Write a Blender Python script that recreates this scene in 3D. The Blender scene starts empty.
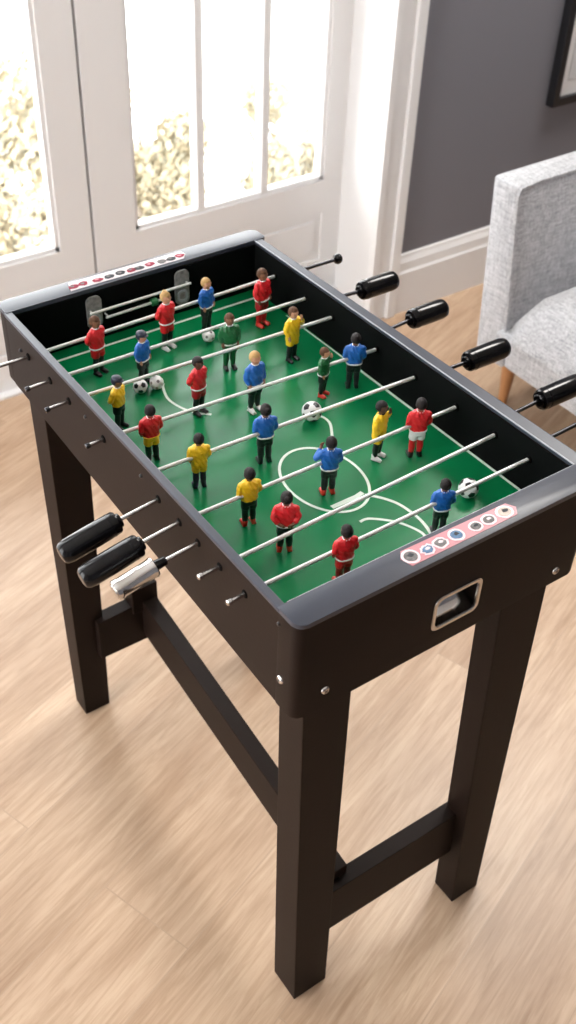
import bpy, bmesh, math, random
from mathutils import Vector, Matrix
random.seed(7)
PI = math.pi
sc = bpy.context.scene
COL = sc.collection

# ------------------------------------------------------------------ materials
def mat(name, color, rough=.5, metal=0., spec=.5, bump=None, coat=0., sheen=0., var=None):
    m = bpy.data.materials.new(name); m.use_nodes = True
    nt = m.node_tree; b = nt.nodes['Principled BSDF']
    b.inputs['Base Color'].default_value = (*color, 1)
    b.inputs['Roughness'].default_value = rough
    b.inputs['Metallic'].default_value = metal
    b.inputs['Specular IOR Level'].default_value = spec
    b.inputs['Coat Weight'].default_value = coat
    b.inputs['Sheen Weight'].default_value = sheen
    if bump or var:
        tc = nt.nodes.new('ShaderNodeTexCoord')
    if bump:                                  # (scale, strength)
        n = nt.nodes.new('ShaderNodeTexNoise'); n.inputs['Scale'].default_value = bump[0]
        n.inputs['Detail'].default_value = 6
        nt.links.new(tc.outputs['Object'], n.inputs['Vector'])
        bp = nt.nodes.new('ShaderNodeBump'); bp.inputs['Strength'].default_value = bump[1]
        bp.inputs['Distance'].default_value = .001
        nt.links.new(n.outputs['Fac'], bp.inputs['Height']); nt.links.new(bp.outputs['Normal'], b.inputs['Normal'])
    if var:                                   # (scale, other colour)
        n2 = nt.nodes.new('ShaderNodeTexNoise'); n2.inputs['Scale'].default_value = var[0]
        n2.inputs['Detail'].default_value = 4
        nt.links.new(tc.outputs['Object'], n2.inputs['Vector'])
        mx = nt.nodes.new('ShaderNodeMix'); mx.data_type = 'RGBA'
        mx.inputs[6].default_value = (*color, 1); mx.inputs[7].default_value = (*var[1], 1)
        nt.links.new(n2.outputs['Fac'], mx.inputs[0]); nt.links.new(mx.outputs[2], b.inputs['Base Color'])
    return m

def wood_floor():
    m = bpy.data.materials.new('pale_oak_planks'); m.use_nodes = True
    nt = m.node_tree; N = nt.nodes; L = nt.links; b = N['Principled BSDF']
    tc = N.new('ShaderNodeTexCoord')
    mp = N.new('ShaderNodeMapping'); mp.inputs['Rotation'].default_value = (0, 0, math.radians(-19))
    L.new(tc.outputs['Object'], mp.inputs['Vector'])
    br = N.new('ShaderNodeTexBrick')
    br.inputs['Color1'].default_value = (1, 1, 1, 1); br.inputs['Color2'].default_value = (0, 0, 0, 1)
    br.inputs['Mortar'].default_value = (.35, .35, .35, 1)
    br.inputs['Scale'].default_value = 1; br.inputs['Mortar Size'].default_value = .0012
    br.inputs['Mortar Smooth'].default_value = .6
    br.inputs['Brick Width'].default_value = 1.15; br.inputs['Row Height'].default_value = .165
    br.offset = .37
    L.new(mp.outputs[0], br.inputs['Vector'])
    # grain: noise stretched along the plank, shifted per plank
    add = N.new('ShaderNodeVectorMath'); add.operation = 'ADD'
    sc_ = N.new('ShaderNodeVectorMath'); sc_.operation = 'SCALE'; sc_.inputs['Scale'].default_value = 3.7
    L.new(br.outputs['Color'], sc_.inputs[0]); L.new(mp.outputs[0], add.inputs[0]); L.new(sc_.outputs[0], add.inputs[1])
    def noise(scale, stretch, det, dist):
        mm = N.new('ShaderNodeMapping'); mm.inputs['Scale'].default_value = (1, stretch, 1)
        L.new(add.outputs[0], mm.inputs['Vector'])
        n = N.new('ShaderNodeTexNoise'); n.inputs['Scale'].default_value = scale
        n.inputs['Detail'].default_value = det; n.inputs['Distortion'].default_value = dist
        n.inputs['Roughness'].default_value = .62
        L.new(mm.outputs[0], n.inputs['Vector']); return n
    g1 = noise(2.2, 6, 4, .5); g2 = noise(9, 14, 6, .9)
    r1 = N.new('ShaderNodeValToRGB')
    r1.color_ramp.elements[0].position = .28; r1.color_ramp.elements[0].color = (.41, .27, .175, 1)
    r1.color_ramp.elements[1].position = .72; r1.color_ramp.elements[1].color = (.60, .44, .31, 1)
    L.new(g1.outputs['Fac'], r1.inputs[0])
    r2 = N.new('ShaderNodeValToRGB')
    r2.color_ramp.elements[0].position = .33; r2.color_ramp.elements[0].color = (.70, .64, .58, 1)
    r2.color_ramp.elements[1].position = .6; r2.color_ramp.elements[1].color = (1, 1, 1, 1)
    L.new(g2.outputs['Fac'], r2.inputs[0])
    mu = N.new('ShaderNodeMix'); mu.data_type = 'RGBA'; mu.blend_type = 'MULTIPLY'; mu.inputs[0].default_value = .75
    L.new(r1.outputs[0], mu.inputs[6]); L.new(r2.outputs[0], mu.inputs[7])
    r3 = N.new('ShaderNodeValToRGB')
    r3.color_ramp.elements[0].color = (.86, .84, .82, 1); r3.color_ramp.elements[1].color = (1, 1, 1, 1)
    L.new(br.outputs['Color'], r3.inputs[0])
    m2 = N.new('ShaderNodeMix'); m2.data_type = 'RGBA'; m2.blend_type = 'MULTIPLY'; m2.inputs[0].default_value = 1
    L.new(mu.outputs[2], m2.inputs[6]); L.new(r3.outputs[0], m2.inputs[7])
    m3 = N.new('ShaderNodeMix'); m3.data_type = 'RGBA'; m3.blend_type = 'MIX'
    m3.inputs[7].default_value = (.34, .24, .17, 1)
    sm = N.new('ShaderNodeMath'); sm.operation = 'MULTIPLY'; sm.inputs[1].default_value = .45
    L.new(br.outputs['Fac'], sm.inputs[0]); L.new(sm.outputs[0], m3.inputs[0]); L.new(m2.outputs[2], m3.inputs[6])
    L.new(m3.outputs[2], b.inputs['Base Color'])
    b.inputs['Roughness'].default_value = .38
    bp = N.new('ShaderNodeBump'); bp.inputs['Strength'].default_value = .12; bp.inputs['Distance'].default_value = .0006
    L.new(g2.outputs['Fac'], bp.inputs['Height']); L.new(bp.outputs[0], b.inputs['Normal'])
    return m

def fabric():
    m = bpy.data.materials.new('light_grey_linen'); m.use_nodes = True
    nt = m.node_tree; N = nt.nodes; L = nt.links; b = N['Principled BSDF']
    tc = N.new('ShaderNodeTexCoord')
    outs = []
    for s in ((35, 380, 380), (380, 380, 35), (380, 35, 380)):
        mm = N.new('ShaderNodeMapping'); mm.inputs['Scale'].default_value = s
        L.new(tc.outputs['Object'], mm.inputs['Vector'])
        n = N.new('ShaderNodeTexNoise'); n.inputs['Scale'].default_value = 1; n.inputs['Detail'].default_value = 2
        L.new(mm.outputs[0], n.inputs['Vector']); outs.append(n)
    a1 = N.new('ShaderNodeMath'); a1.operation = 'ADD'; a2 = N.new('ShaderNodeMath'); a2.operation = 'ADD'
    L.new(outs[0].outputs['Fac'], a1.inputs[0]); L.new(outs[1].outputs['Fac'], a1.inputs[1])
    L.new(a1.outputs[0], a2.inputs[0]); L.new(outs[2].outputs['Fac'], a2.inputs[1])
    mr = N.new('ShaderNodeMapRange'); mr.inputs['From Min'].default_value = 1.15; mr.inputs['From Max'].default_value = 1.85
    L.new(a2.outputs[0], mr.inputs['Value'])
    r = N.new('ShaderNodeValToRGB')
    r.color_ramp.elements[0].color = (.25, .255, .275, 1); r.color_ramp.elements[1].color = (.60, .605, .625, 1)
    L.new(mr.outputs[0], r.inputs[0]); L.new(r.outputs[0], b.inputs['Base Color'])
    b.inputs['Roughness'].default_value = .9; b.inputs['Sheen Weight'].default_value = .25
    b.inputs['Specular IOR Level'].default_value = .2
    bp = N.new('ShaderNodeBump'); bp.inputs['Strength'].default_value = .35; bp.inputs['Distance'].default_value = .0008
    L.new(a2.outputs[0], bp.inputs['Height']); L.new(bp.outputs[0], b.inputs['Normal'])
    return m

def glass():
    m = bpy.data.materials.new('clear_pane'); m.use_nodes = True
    nt = m.node_tree; nt.nodes.clear()
    o = nt.nodes.new('ShaderNodeOutputMaterial'); mx = nt.nodes.new('ShaderNodeMixShader')
    t = nt.nodes.new('ShaderNodeBsdfTransparent'); g = nt.nodes.new('ShaderNodeBsdfGlossy')
    t.inputs[0].default_value = (.97, .98, .98, 1); g.inputs['Roughness'].default_value = .03
    f = nt.nodes.new('ShaderNodeFresnel'); f.inputs['IOR'].default_value = 1.35
    nt.links.new(f.outputs[0], mx.inputs[0]); nt.links.new(t.outputs[0], mx.inputs[1]); nt.links.new(g.outputs[0], mx.inputs[2])
    nt.links.new(mx.outputs[0], o.inputs[0]); return m

M = dict(
    floor=wood_floor(), linen=fabric(), glass=glass(),
    wall=mat('slate_grey_wall_paint', (.168, .167, .190), .75, bump=(60, .05)),
    ceil=mat('white_ceiling_paint', (.8, .8, .79), .9),
    trim=mat('white_satin_trim_paint', (.74, .735, .735), .4, bump=(40, .03)),
    gap=mat('dark_door_gap', (.06, .06, .06), .9),
    black=mat('black_brown_laminate', (.0095, .0050, .0036), .52, spec=.11, bump=(220, .10), var=(30, (.0125, .0066, .0046))),
    inner=mat('black_inner_wall', (.0025, .003, .003), .7, spec=.06),
    rail=mat('charcoal_rail_top', (.034, .039, .056), .34, spec=.45, bump=(400, .08)),
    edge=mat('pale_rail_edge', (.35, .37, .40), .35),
    pitch=mat('green_pitch_print', (.0015, .150, .046), .24, spec=.38, bump=(900, .05), var=(8, (.002, .170, .056))),
    line=mat('white_pitch_line', (.62, .72, .64), .4),
    rod=mat('white_painted_steel_rod', (.68, .70, .68), .28, spec=.6, metal=.15),
    chrome=mat('chrome', (.62, .61, .60), .15, metal=1.),
    dsteel=mat('dark_steel_rod', (.05, .05, .055), .25, metal=.8),
    grip=mat('glossy_black_grip', (.004, .004, .005), .17, spec=.28),
    red=mat('red_moulded_shirt', (.62, .012, .018), .38, bump=(700, .25)),
    dred=mat('dark_red_shorts', (.30, .008, .014), .4),
    blue=mat('blue_moulded_shirt', (.010, .115, .44), .38, bump=(700, .25)),
    yellow=mat('yellow_moulded_shirt', (.88, .55, .015), .38, bump=(700, .25)),
    green=mat('green_moulded_shirt', (.010, .12, .035), .38, bump=(700, .25)),
    white=mat('white_paint', (.75, .75, .75), .4),
    bpaint=mat('black_paint', (.008, .008, .010), .35),
    purple=mat('dark_purple_paint', (.03, .012, .05), .4),
    hole=mat('black_rubber_bushing', (.004, .004, .004), .9, spec=.05),
    sock=mat('black_sock_paint', (.010, .010, .013), .4),
    skinA=mat('light_skin_paint', (.50, .25, .15), .45),
    skinB=mat('brown_skin_paint', (.20, .085, .045), .45),
    skinC=mat('dark_skin_paint', (.085, .035, .022), .45),
    hairD=mat('black_hair_paint', (.014, .010, .010), .45, spec=.2, bump=(900, .5)),
    hairB=mat('brown_hair_paint', (.10, .045, .022), .5, spec=.2, bump=(900, .5)),
    hairY=mat('blond_hair_paint', (.48, .30, .12), .5, spec=.2, bump=(900, .5)),
    cap=mat('navy_cap_paint', (.012, .016, .035), .45),
    boot=mat('red_boot_paint', (.60, .035, .02), .35),
    pink=mat('pink_sticker_ground', (.50, .19, .22), .35),
    palest=mat('pale_sticker_ground', (.62, .56, .58), .35),
    ring=mat('pale_pink_sticker_ring', (.80, .62, .66), .35),
    dot=mat('grey_sticker_ink', (.05, .05, .055), .6, spec=.2, var=(260, (.28, .26, .25))),
    dotd=mat('black_sticker_ink', (.012, .014, .018), .6, spec=.2, var=(300, (.08, .08, .09))),
    dotb=mat('navy_sticker_ink', (.02, .05, .13), .6, spec=.2, var=(240, (.20, .34, .50))),
    dotr=mat('crimson_sticker_ink', (.42, .02, .06), .6, spec=.2, var=(300, (.10, .01, .02))),
    doto=mat('rust_sticker_ink', (.22, .13, .09), .3, var=(260, (.5, .42, .34))),
    gplate=mat('scratched_grey_plate', (.03, .03, .03), .4, var=(170, (.42, .42, .40))),
    oak=mat('honey_oak_leg', (.46, .22, .09), .4, var=(18, (.38, .17, .07))),
    print=mat('pale_print_paper', (.70, .70, .70), .6, var=(5, (.45, .47, .48))),
    bark=mat('pale_bark', (.16, .13, .10), .9),
    leafY=mat('hazed_yellow_leaf', (.40, .345, .235), .8),  # leaf colours are paled to stand in for haze outside
    leafG=mat('hazed_olive_leaf', (.33, .315, .24), .8),
    leafP=mat('hazed_grey_leaf', (.37, .37, .37), .8),
    paving=mat('white_gravel', (.72, .71, .70), .9),
)

# ------------------------------------------------------------------ helpers
def link(o, parent=None):
    COL.objects.link(o)
    if parent is not None: o.parent = parent
    return o

def obj(name, bm, mats, parent=None, smooth=None, loc=None):
    me = bpy.data.meshes.new(name); bm.normal_update(); bm.to_mesh(me); bm.free()
    for m in (mats if isinstance(mats, (list, tuple)) else [mats]): me.materials.append(m)
    if smooth is not None:
        me.shade_smooth() if smooth == 'all' else me.shade_smooth()
        if smooth != 'all': me.set_sharp_from_angle(angle=math.radians(smooth))
    o = bpy.data.objects.new(name, me)
    if loc: o.location = loc
    return link(o, parent)

def thing(name, label, cat, loc=(0, 0, 0), rz=0, group=None):
    o = bpy.data.objects.new(name, None); o.empty_display_size = .02
    o.location = loc; o.rotation_euler = (0, 0, rz)
    o['label'] = label; o['category'] = cat
    if group: o['group'] = group
    return link(o)

def tag(o, label, cat, group=None):
    o['label'] = label; o['category'] = cat
    if group: o['group'] = group
    return o

def struct(name, bm, m, smooth=None):
    o = obj(name, bm, m, smooth=smooth); o['kind'] = 'structure'; return o

def box(bm, lo, hi, mi=0, bev=0):
    vs = [bm.verts.new((x, y, z)) for z in (lo[2], hi[2]) for y in (lo[1], hi[1]) for x in (lo[0], hi[0])]
    fs = [bm.faces.new([vs[i] for i in f]) for f in
          ((0, 2, 3, 1), (4, 5, 7, 6), (0, 1, 5, 4), (2, 6, 7, 3), (0, 4, 6, 2), (1, 3, 7, 5))]
    for f in fs: f.material_index = mi
    if bev:
        es = list({e for f in fs for e in f.edges})
        r = bmesh.ops.bevel(bm, geom=es, offset=bev, segments=2, affect='EDGES', profile=.7)
        for f in r['faces']: f.material_index = mi
    return vs

def hexa(bm, pts, mi=0, bev=0):
    """eight corners: bottom four (counter-clockwise), top four"""
    vs = [bm.verts.new(p) for p in pts]
    fs = [bm.faces.new([vs[i] for i in f]) for f in
          ((3, 2, 1, 0), (4, 5, 6, 7), (0, 1, 5, 4), (1, 2, 6, 5), (2, 3, 7, 6), (3, 0, 4, 7))]
    for f in fs: f.material_index = mi
    if bev:
        es = list({e for f in fs for e in f.edges})
        r = bmesh.ops.bevel(bm, geom=es, offset=bev, segments=2, affect='EDGES', profile=.7)
        for f in r['faces']: f.material_index = mi

def prism(bm, outline, z0, z1, mi=0, bev=0):
    a = [bm.verts.new((x, y, z0)) for x, y in outline]; b = [bm.verts.new((x, y, z1)) for x, y in outline]
    n = len(outline)
    fs = [bm.faces.new(a[::-1]), bm.faces.new(b)]
    for i in range(n): fs.append(bm.faces.new((a[i], a[(i+1) % n], b[(i+1) % n], b[i])))
    for f in fs: f.material_index = mi
    if bev:
        es = list(fs[0].edges) + list(fs[1].edges)
        bmesh.ops.bevel(bm, geom=es, offset=bev, segments=2, affect='EDGES', profile=.7)

def round_rect(x0, y0, x1, y1, r, seg=5):
    """r: radius, or four radii (bottom-left, bottom-right, top-right, top-left)"""
    rs = r if isinstance(r, (tuple, list)) else (r,)*4
    out = []
    for (cx, cy, a0), q in zip((((x0), (y0), PI), ((x1), (y0), 1.5*PI), ((x1), (y1), 0), ((x0), (y1), .5*PI)), rs):
        sx = q if cx == x0 else -q; sy = q if cy == y0 else -q
        if q <= 0: out.append((cx, cy)); continue
        for k in range(seg+1):
            a = a0 + .5*PI*k/seg
            out.append((cx+sx+q*math.cos(a), cy+sy+q*math.sin(a)))
    return out

def frame_axes(d):
    d = d.normalized(); u = d.orthogonal().normalized(); return d, u, d.cross(u)

def tube(bm, p0, p1, prof, seg=20, mi=0):
    """prof: list of (t along in metres, radius); closed by end caps"""
    p0 = Vector(p0); p1 = Vector(p1); d, u, v = frame_axes(p1-p0)
    rings = []
    for t, r in prof:
        c = p0 + d*t
        rings.append([bm.verts.new(c + (u*math.cos(a)+v*math.sin(a))*r) for a in (2*PI*k/seg for k in range(seg))])
    for A, B in zip(rings, rings[1:]):
        for k in range(seg):
            f = bm.faces.new((A[k], A[(k+1) % seg], B[(k+1) % seg], B[k])); f.material_index = mi
    f = bm.faces.new(rings[0][::-1]); f.material_index = mi
    f = bm.faces.new(rings[-1]); f.material_index = mi

def rodprof(L, r, b=.0006): return [(0, r-b), (b, r), (L-b, r), (L, r-b)]

def ellipsoid(bm, c, r, rot=None, u=16, v=10, mi=0, fn=None):
    c = Vector(c); rr = Vector(r)
    def P(th, ph):
        q = Vector((rr.x*math.sin(th)*math.cos(ph), rr.y*math.sin(th)*math.sin(ph), rr.z*math.cos(th)))
        if fn: q = fn(q)
        if rot: q = rot @ q
        return c + q
    top = bm.verts.new(P(0, 0)); bot = bm.verts.new(P(PI, 0))
    R = [[bm.verts.new(P(PI*i/v, 2*PI*k/u)) for k in range(u)] for i in range(1, v)]
    fs = []
    for k in range(u):
        fs.append(bm.faces.new((top, R[0][k], R[0][(k+1) % u])))
        fs.append(bm.faces.new((bot, R[-1][(k+1) % u], R[-1][k])))
        for i in range(v-2): fs.append(bm.faces.new((R[i][k], R[i+1][k], R[i+1][(k+1) % u], R[i][(k+1) % u])))
    for f in fs: f.material_index = mi

def limb(bm, pts, seg=14):
    """pts: (x,y,z,r) joints; overlapping tapered capsules, to be fused by remeshing"""
    for a, b in zip(pts, pts[1:]):
        pa, pb = Vector(a[:3]), Vector(b[:3]); L = (pb-pa).length
        if L < 1e-6: continue
        tube(bm, pa, pb, [(0, a[3]), (L, b[3])], seg)
    for a in pts: ellipsoid(bm, a[:3], (a[3],)*3, u=seg, v=8)

def loft(bm, rings, seg=28, p=2.4, mi=0):
    """rings: (z, cx, cy, rx, ry) superellipse sections, closed"""
    R = []
    for z, cx, cy, rx, ry in rings:
        ring = []
        for k in range(seg):
            a = 2*PI*k/seg; c, s = math.cos(a), math.sin(a)
            ring.append(bm.verts.new((cx+rx*math.copysign(abs(c)**(2/p), c), cy+ry*math.copysign(abs(s)**(2/p), s), z)))
        R.append(ring)
    for A, B in zip(R, R[1:]):
        for k in range(seg):
            f = bm.faces.new((A[k], A[(k+1) % seg], B[(k+1) % seg], B[k])); f.material_index = mi
    bm.faces.new(R[0][::-1]).material_index = mi; bm.faces.new(R[-1]).material_index = mi

def fused(bm, voxel, smooth_it=4):
    """union of closed pieces into one continuous surface; returns a mesh"""
    bmesh.ops.recalc_face_normals(bm, faces=bm.faces)
    me = bpy.data.meshes.new('tmp'); bm.to_mesh(me); bm.free()
    o = bpy.data.objects.new('tmp', me); COL.objects.link(o)
    r = o.modifiers.new('r', 'REMESH'); r.mode = 'VOXEL'; r.voxel_size = voxel
    s = o.modifiers.new('s', 'SMOOTH'); s.iterations = smooth_it; s.factor = .5
    dg = bpy.context.evaluated_depsgraph_get(); dg.update()
    res = bpy.data.meshes.new_from_object(o.evaluated_get(dg))
    bpy.data.objects.remove(o); bpy.data.meshes.remove(me)
    return res

def boolean_cut(bm_a, bm_b):
    oa = bpy.data.objects.new('a', bpy.data.meshes.new('a')); ob = bpy.data.objects.new('b', bpy.data.meshes.new('b'))
    for b_, o_ in ((bm_a, oa), (bm_b, ob)):
        bmesh.ops.recalc_face_normals(b_, faces=b_.faces); b_.to_mesh(o_.data); b_.free(); COL.objects.link(o_)
    md = oa.modifiers.new('c', 'BOOLEAN'); md.operation = 'DIFFERENCE'; md.solver = 'EXACT'; md.object = ob
    dg = bpy.context.evaluated_depsgraph_get(); dg.update()
    res = bpy.data.meshes.new_from_object(oa.evaluated_get(dg))
    bpy.data.objects.remove(oa); bpy.data.objects.remove(ob)
    return res

def strip(bm, pts, w, z, mi=0, closed=False, h=.0004):
    """a flat painted line following 2-D points"""
    n = len(pts); P = [Vector(q) for q in pts]; A = []; B = []
    for i in range(n):
        a = P[(i-1) % n] if (closed or i > 0) else P[i]; b = P[(i+1) % n] if (closed or i < n-1) else P[i]
        t = (b-a).normalized(); nn = Vector((-t.y, t.x))*w/2
        A.append(P[i]+nn); B.append(P[i]-nn)
    up = [[bm.verts.new((q.x, q.y, z+h)) for q in L_] for L_ in (A, B)]
    lo = [[bm.verts.new((q.x, q.y, z-.0002)) for q in L_] for L_ in (A, B)]
    rng = range(n) if closed else range(n-1)
    for i in rng:
        j = (i+1) % n
        for f in ((up[0][i], up[1][i], up[1][j], up[0][j]), (lo[0][i], up[0][i], up[0][j], lo[0][j]), (up[1][i], lo[1][i], lo[1][j], up[1][j])):
            bm.faces.new(f).material_index = mi

def arc(c, r, a0, a1, n=40):
    if not isinstance(r, (tuple, list)): r = (r, r)
    return [(c[0]+r[0]*math.cos(math.radians(a0+(a1-a0)*k/n)), c[1]+r[1]*math.sin(math.radians(a0+(a1-a0)*k/n))) for k in range(n+1)]

def catmull(P, n=8):
    out = []
    for i in range(len(P)-1):
        p0 = P[max(i-1, 0)]; p1 = P[i]; p2 = P[i+1]; p3 = P[min(i+2, len(P)-1)]
        for k in range(n):
            t = k/n
            out.append(tuple(.5*((2*b)+(-a+c)*t+(2*a-5*b+4*c-d)*t*t+(-a+3*b-3*c+d)*t**3) for a, b, c, d in zip(p0, p1, p2, p3)))
    out.append(P[-1]); return out

# ------------------------------------------------------------------ setting
bm = bmesh.new(); box(bm, (-2.2, -2.4, -.08), (3.2, 1.66, 0)); struct('floor', bm, M['floor'])
bm = bmesh.new(); box(bm, (-2.3, -2.5, 2.6), (3.3, 1.7, 2.7)); struct('ceiling', bm, M['ceil'])
bm = bmesh.new()
prism(bm, [(1.29, 1.40), (3.2, 1.40), (3.2, 1.62), (1.345, 1.62)], 0, 2.6)                        # slate wall right of the doors
struct('wall_back', bm, M['wall'])
bm = bmesh.new(); box(bm, (-1.7, 1.4, 2.46), (1.30, 1.66, 2.6)); struct('wall_back_header', bm, M['wall'])
bm = bmesh.new(); box(bm, (-2.2, 1.4, 0), (-1.62, 1.66, 2.6)); struct('wall_back_left', bm, M['wall'])
bm = bmesh.new(); box(bm, (3.2, -2.4, 0), (3.3, 1.62, 2.6)); struct('wall_right', bm, M['wall'])
bm = bmesh.new(); box(bm, (-2.2, -2.5, 0), (3.2, -2.4, 2.6)); struct('wall_front', bm, M['wall'])
bm = bmesh.new()                                                  # wall on the left: a wide glazed opening
box(bm, (-2.3, -2.4, 0), (-2.2, 1.66, .08)); box(bm, (-2.3, -2.4, 2.36), (-2.2, 1.66, 2.6))
box(bm, (-2.3, -2.4, .08), (-2.2, -.40, 2.36)); box(bm, (-2.3, 1.4, .08), (-2.2, 1.66, 2.36))
struct('wall_left', bm, M['ceil'])
bm = bmesh.new()
for y in (-.40, .47, 1.34): box(bm, (-2.28, y, .08), (-2.22, y+.06, 2.36))
box(bm, (-2.28, -.40, .08), (-2.22, 1.4, .14)); box(bm, (-2.28, -.40, 2.3), (-2.22, 1.4, 2.36))
struct('window_1', bm, M['trim'])

# baseboard with a moulded top
def moulding(x0, x1, y, prof):
    bm = bmesh.new()
    A = [bm.verts.new((x0, y-d, z)) for d, z in prof]; B = [bm.verts.new((x1, y-d, z)) for d, z in prof]
    n = len(prof)
    for i in range(n-1): bm.faces.new((A[i], A[i+1], B[i+1], B[i]))
    bm.faces.new(A[::-1]); bm.faces.new(B); bm.faces.new((A[0], B[0], B[-1], A[-1]))
    bmesh.ops.recalc_face_normals(bm, faces=bm.faces)
    return bm
struct('baseboard_back', moulding(1.324, 3.2, 1.4, [(0, 0), (.018, 0), (.018, .118), (.014, .124), (.012, .146), (.006, .158), (.004, .166), (0, .168)]), M['trim'])
struct('baseboard_right', moulding(-1.6, 2.4, -3.2, [(0, 0), (.018, 0), (.018, .118), (.012, .146), (.004, .166), (0, .168)]), M['trim']).rotation_euler.z = -PI/2

# door casing: splayed jamb and stepped face
bm = bmesh.new()
hexa(bm, [(1.238, 1.385, 0), (1.255, 1.385, 0), (1.33, 1.60, 0), (1.287, 1.60, 0),
          (1.238, 1.385, 2.42), (1.255, 1.385, 2.42), (1.33, 1.60, 2.42), (1.287, 1.60, 2.42)])
box(bm, (1.238, 1.378, 0), (1.255, 1.40, 2.42)); box(bm, (1.255, 1.384, 0), (1.300, 1.40, 2.42), bev=.003)
box(bm, (1.298, 1.374, 0), (1.326, 1.40, 2.42), bev=.003)
struct('trim_1', bm, M['trim'])
bm = bmesh.new(); box(bm, (-1.70, 1.378, 2.36), (1.337, 1.62, 2.47), bev=.003); struct('trim_2', bm, M['trim'])
bm = bmesh.new(); box(bm, (-1.70, 1.378, 0), (-1.58, 1.62, 2.36), bev=.003); struct('trim_3', bm, M['trim'])

# glazed door leaves
def door_leaf(idx, x0, x1, gx0, gx1, nm, gz0=.325):
    bm = bmesh.new(); Y0, Y1, Z1, gz1 = 1.59, 1.632, 2.36, 2.27
    box(bm, (x0, Y0, .004), (gx0, Y1, Z1)); box(bm, (gx1, Y0, .004), (x1, Y1, Z1))
    box(bm, (gx0, Y0, gz1), (gx1, Y1, Z1)); box(bm, (gx0, Y0+.006, .004), (gx1, Y1, gz0))
    box(bm, (gx0, Y0, .235), (gx1, Y0+.012, gz0)); box(bm, (gx0, Y0, .004), (gx1, Y0+.012, .10))
    # raised panel below the glass
    box(bm, (gx0+.02, Y0+.001, .12), (gx1-.02, Y0+.02, .215), bev=.004)
    # glazing bead round the glass
    for a, b in (((gx0, gz0), (gx0+.010, gz1)), ((gx1-.010, gz0), (gx1, gz1)), ((gx0, gz0), (gx1, gz0+.010)), ((gx0, gz1-.01), (gx1, gz1))):
        box(bm, (a[0], Y0+.006, a[1]), (b[0], Y0+.03, b[1]))
    d = struct('door_%d' % idx, bm, M['trim'])
    for k in range(1, nm+1):
        x = gx0 + (gx1-gx0)*k/(nm+1)
        b2 = bmesh.new(); box(b2, (x-.010, Y0+.004, gz0), (x+.010, Y0+.034, gz1), bev=.003)
        obj('glazing_bar', b2, M['trim'], d)
    b3 = bmesh.new(); box(b3, (gx0, Y0+.020, gz0), (gx1, Y0+.024, gz1)); obj('pane', b3, M['glass'], d)
    return d
door_leaf(1, .569, 1.285, .676, 1.226, 2)
door_leaf(2, -.150, .562, -.045, .482, 0)
door_leaf(3, -.870, -.156, -.76, -.26, 2)
door_leaf(4, -1.58, -.876, -1.47, -.98, 2)
bm = bmesh.new()
for x in (.5655, -.153, -.873): box(bm, (x-.004, 1.612, 0), (x+.004, 1.628, 2.36))  # dark strips stand in for the shade between the door leaves
struct('door_gap_shade', bm, M['gap'])
bm = bmesh.new(); box(bm, (-1.6, 1.57, 0), (1.3, 1.66, .006)); struct('trim_5', bm, M['trim'])

# outside: pale ground a storey below and autumn trees
bm = bmesh.new(); box(bm, (-14, 1.9, -3.3), (16, 22, -3.2)); struct('ground', bm, M['paving'])
def tree(label, x, y, zc, r, lm, n, h=1.25, seed=1):
    rnd = random.Random(seed)
    t = thing('tree', label, 'tree', (x, y, -3.2), 0, 'autumn trees outside the glazed doors')
    zc += 3.2
    bm = bmesh.new(); limb(bm, [(0, 0, 0, .11), (.03, 0, zc*.5, .08), (.0, .02, zc, .04)])
    for k in range(7):
        a = rnd.uniform(0, 2*PI); L = r*rnd.uniform(.5, .8)
        limb(bm, [(0.02, 0, zc*rnd.uniform(.5, .9), .03), (L*math.cos(a), L*math.sin(a), zc+rnd.uniform(-.2, .5)*r, .012)], 6)
    obj('trunk', bm, M['bark'], t, smooth=50)
    bm = bmesh.new(); blobs = []
    for k in range(9):
        a = rnd.uniform(0, 2*PI); q = r*rnd.uniform(.1, .65)
        blobs.append((Vector((q*math.cos(a), q*math.sin(a), zc+rnd.uniform(-.6, .6)*r*h)), r*rnd.uniform(.28, .5)))
    for k in range(n):
        c, br_ = rnd.choice(blobs)
        d = Vector((rnd.gauss(0, 1), rnd.gauss(0, 1), rnd.gauss(0, 1))).normalized()
        p = c + d*br_*rnd.uniform(.55, 1.05); s = rnd.uniform(.012, .032)
        u = Vector((rnd.gauss(0, 1), rnd.gauss(0, 1), rnd.gauss(0, 1))).normalized(); v = u.orthogonal().normalized(); w = u.cross(v)
        vs = [bm.verts.new(p+v*s*1.5), bm.verts.new(p+w*s*.7+u*s*.15), bm.verts.new(p-v*s*1.2), bm.verts.new(p-w*s*.7+u*s*.15)]
        f = bm.faces.new(vs); f.material_index = 0 if rnd.random() < .75 else 1
    obj('crown', bm, lm, t)
YG = [M['leafY'], M['leafG']]; PG = [M['leafP'], M['leafY']]
tree('broad yellow tree seen through the lower half of the left door glass', 1.85, 5.6, -1.32, .86, YG, 9000, 1.2, 3)
tree('ash grey hazy tree high in the left door glass', 2.0, 7.9, -1.65, .9, PG, 5000, 1.2, 5)
tree('low yellow tree seen through the first pane right of the door gap', 2.85, 5.4, -1.62, .58, YG, 6000, 1.1, 9)
tree('small yellow tree low in the middle pane of the right door', 3.50, 6.9, -2.35, .45, PG, 3600, 1.1, 13)
tree('tall slender yellow tree seen through the pane nearest the white casing', 4.2, 5.7, -1.75, .52, YG, 6000, 1.5, 17)

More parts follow.
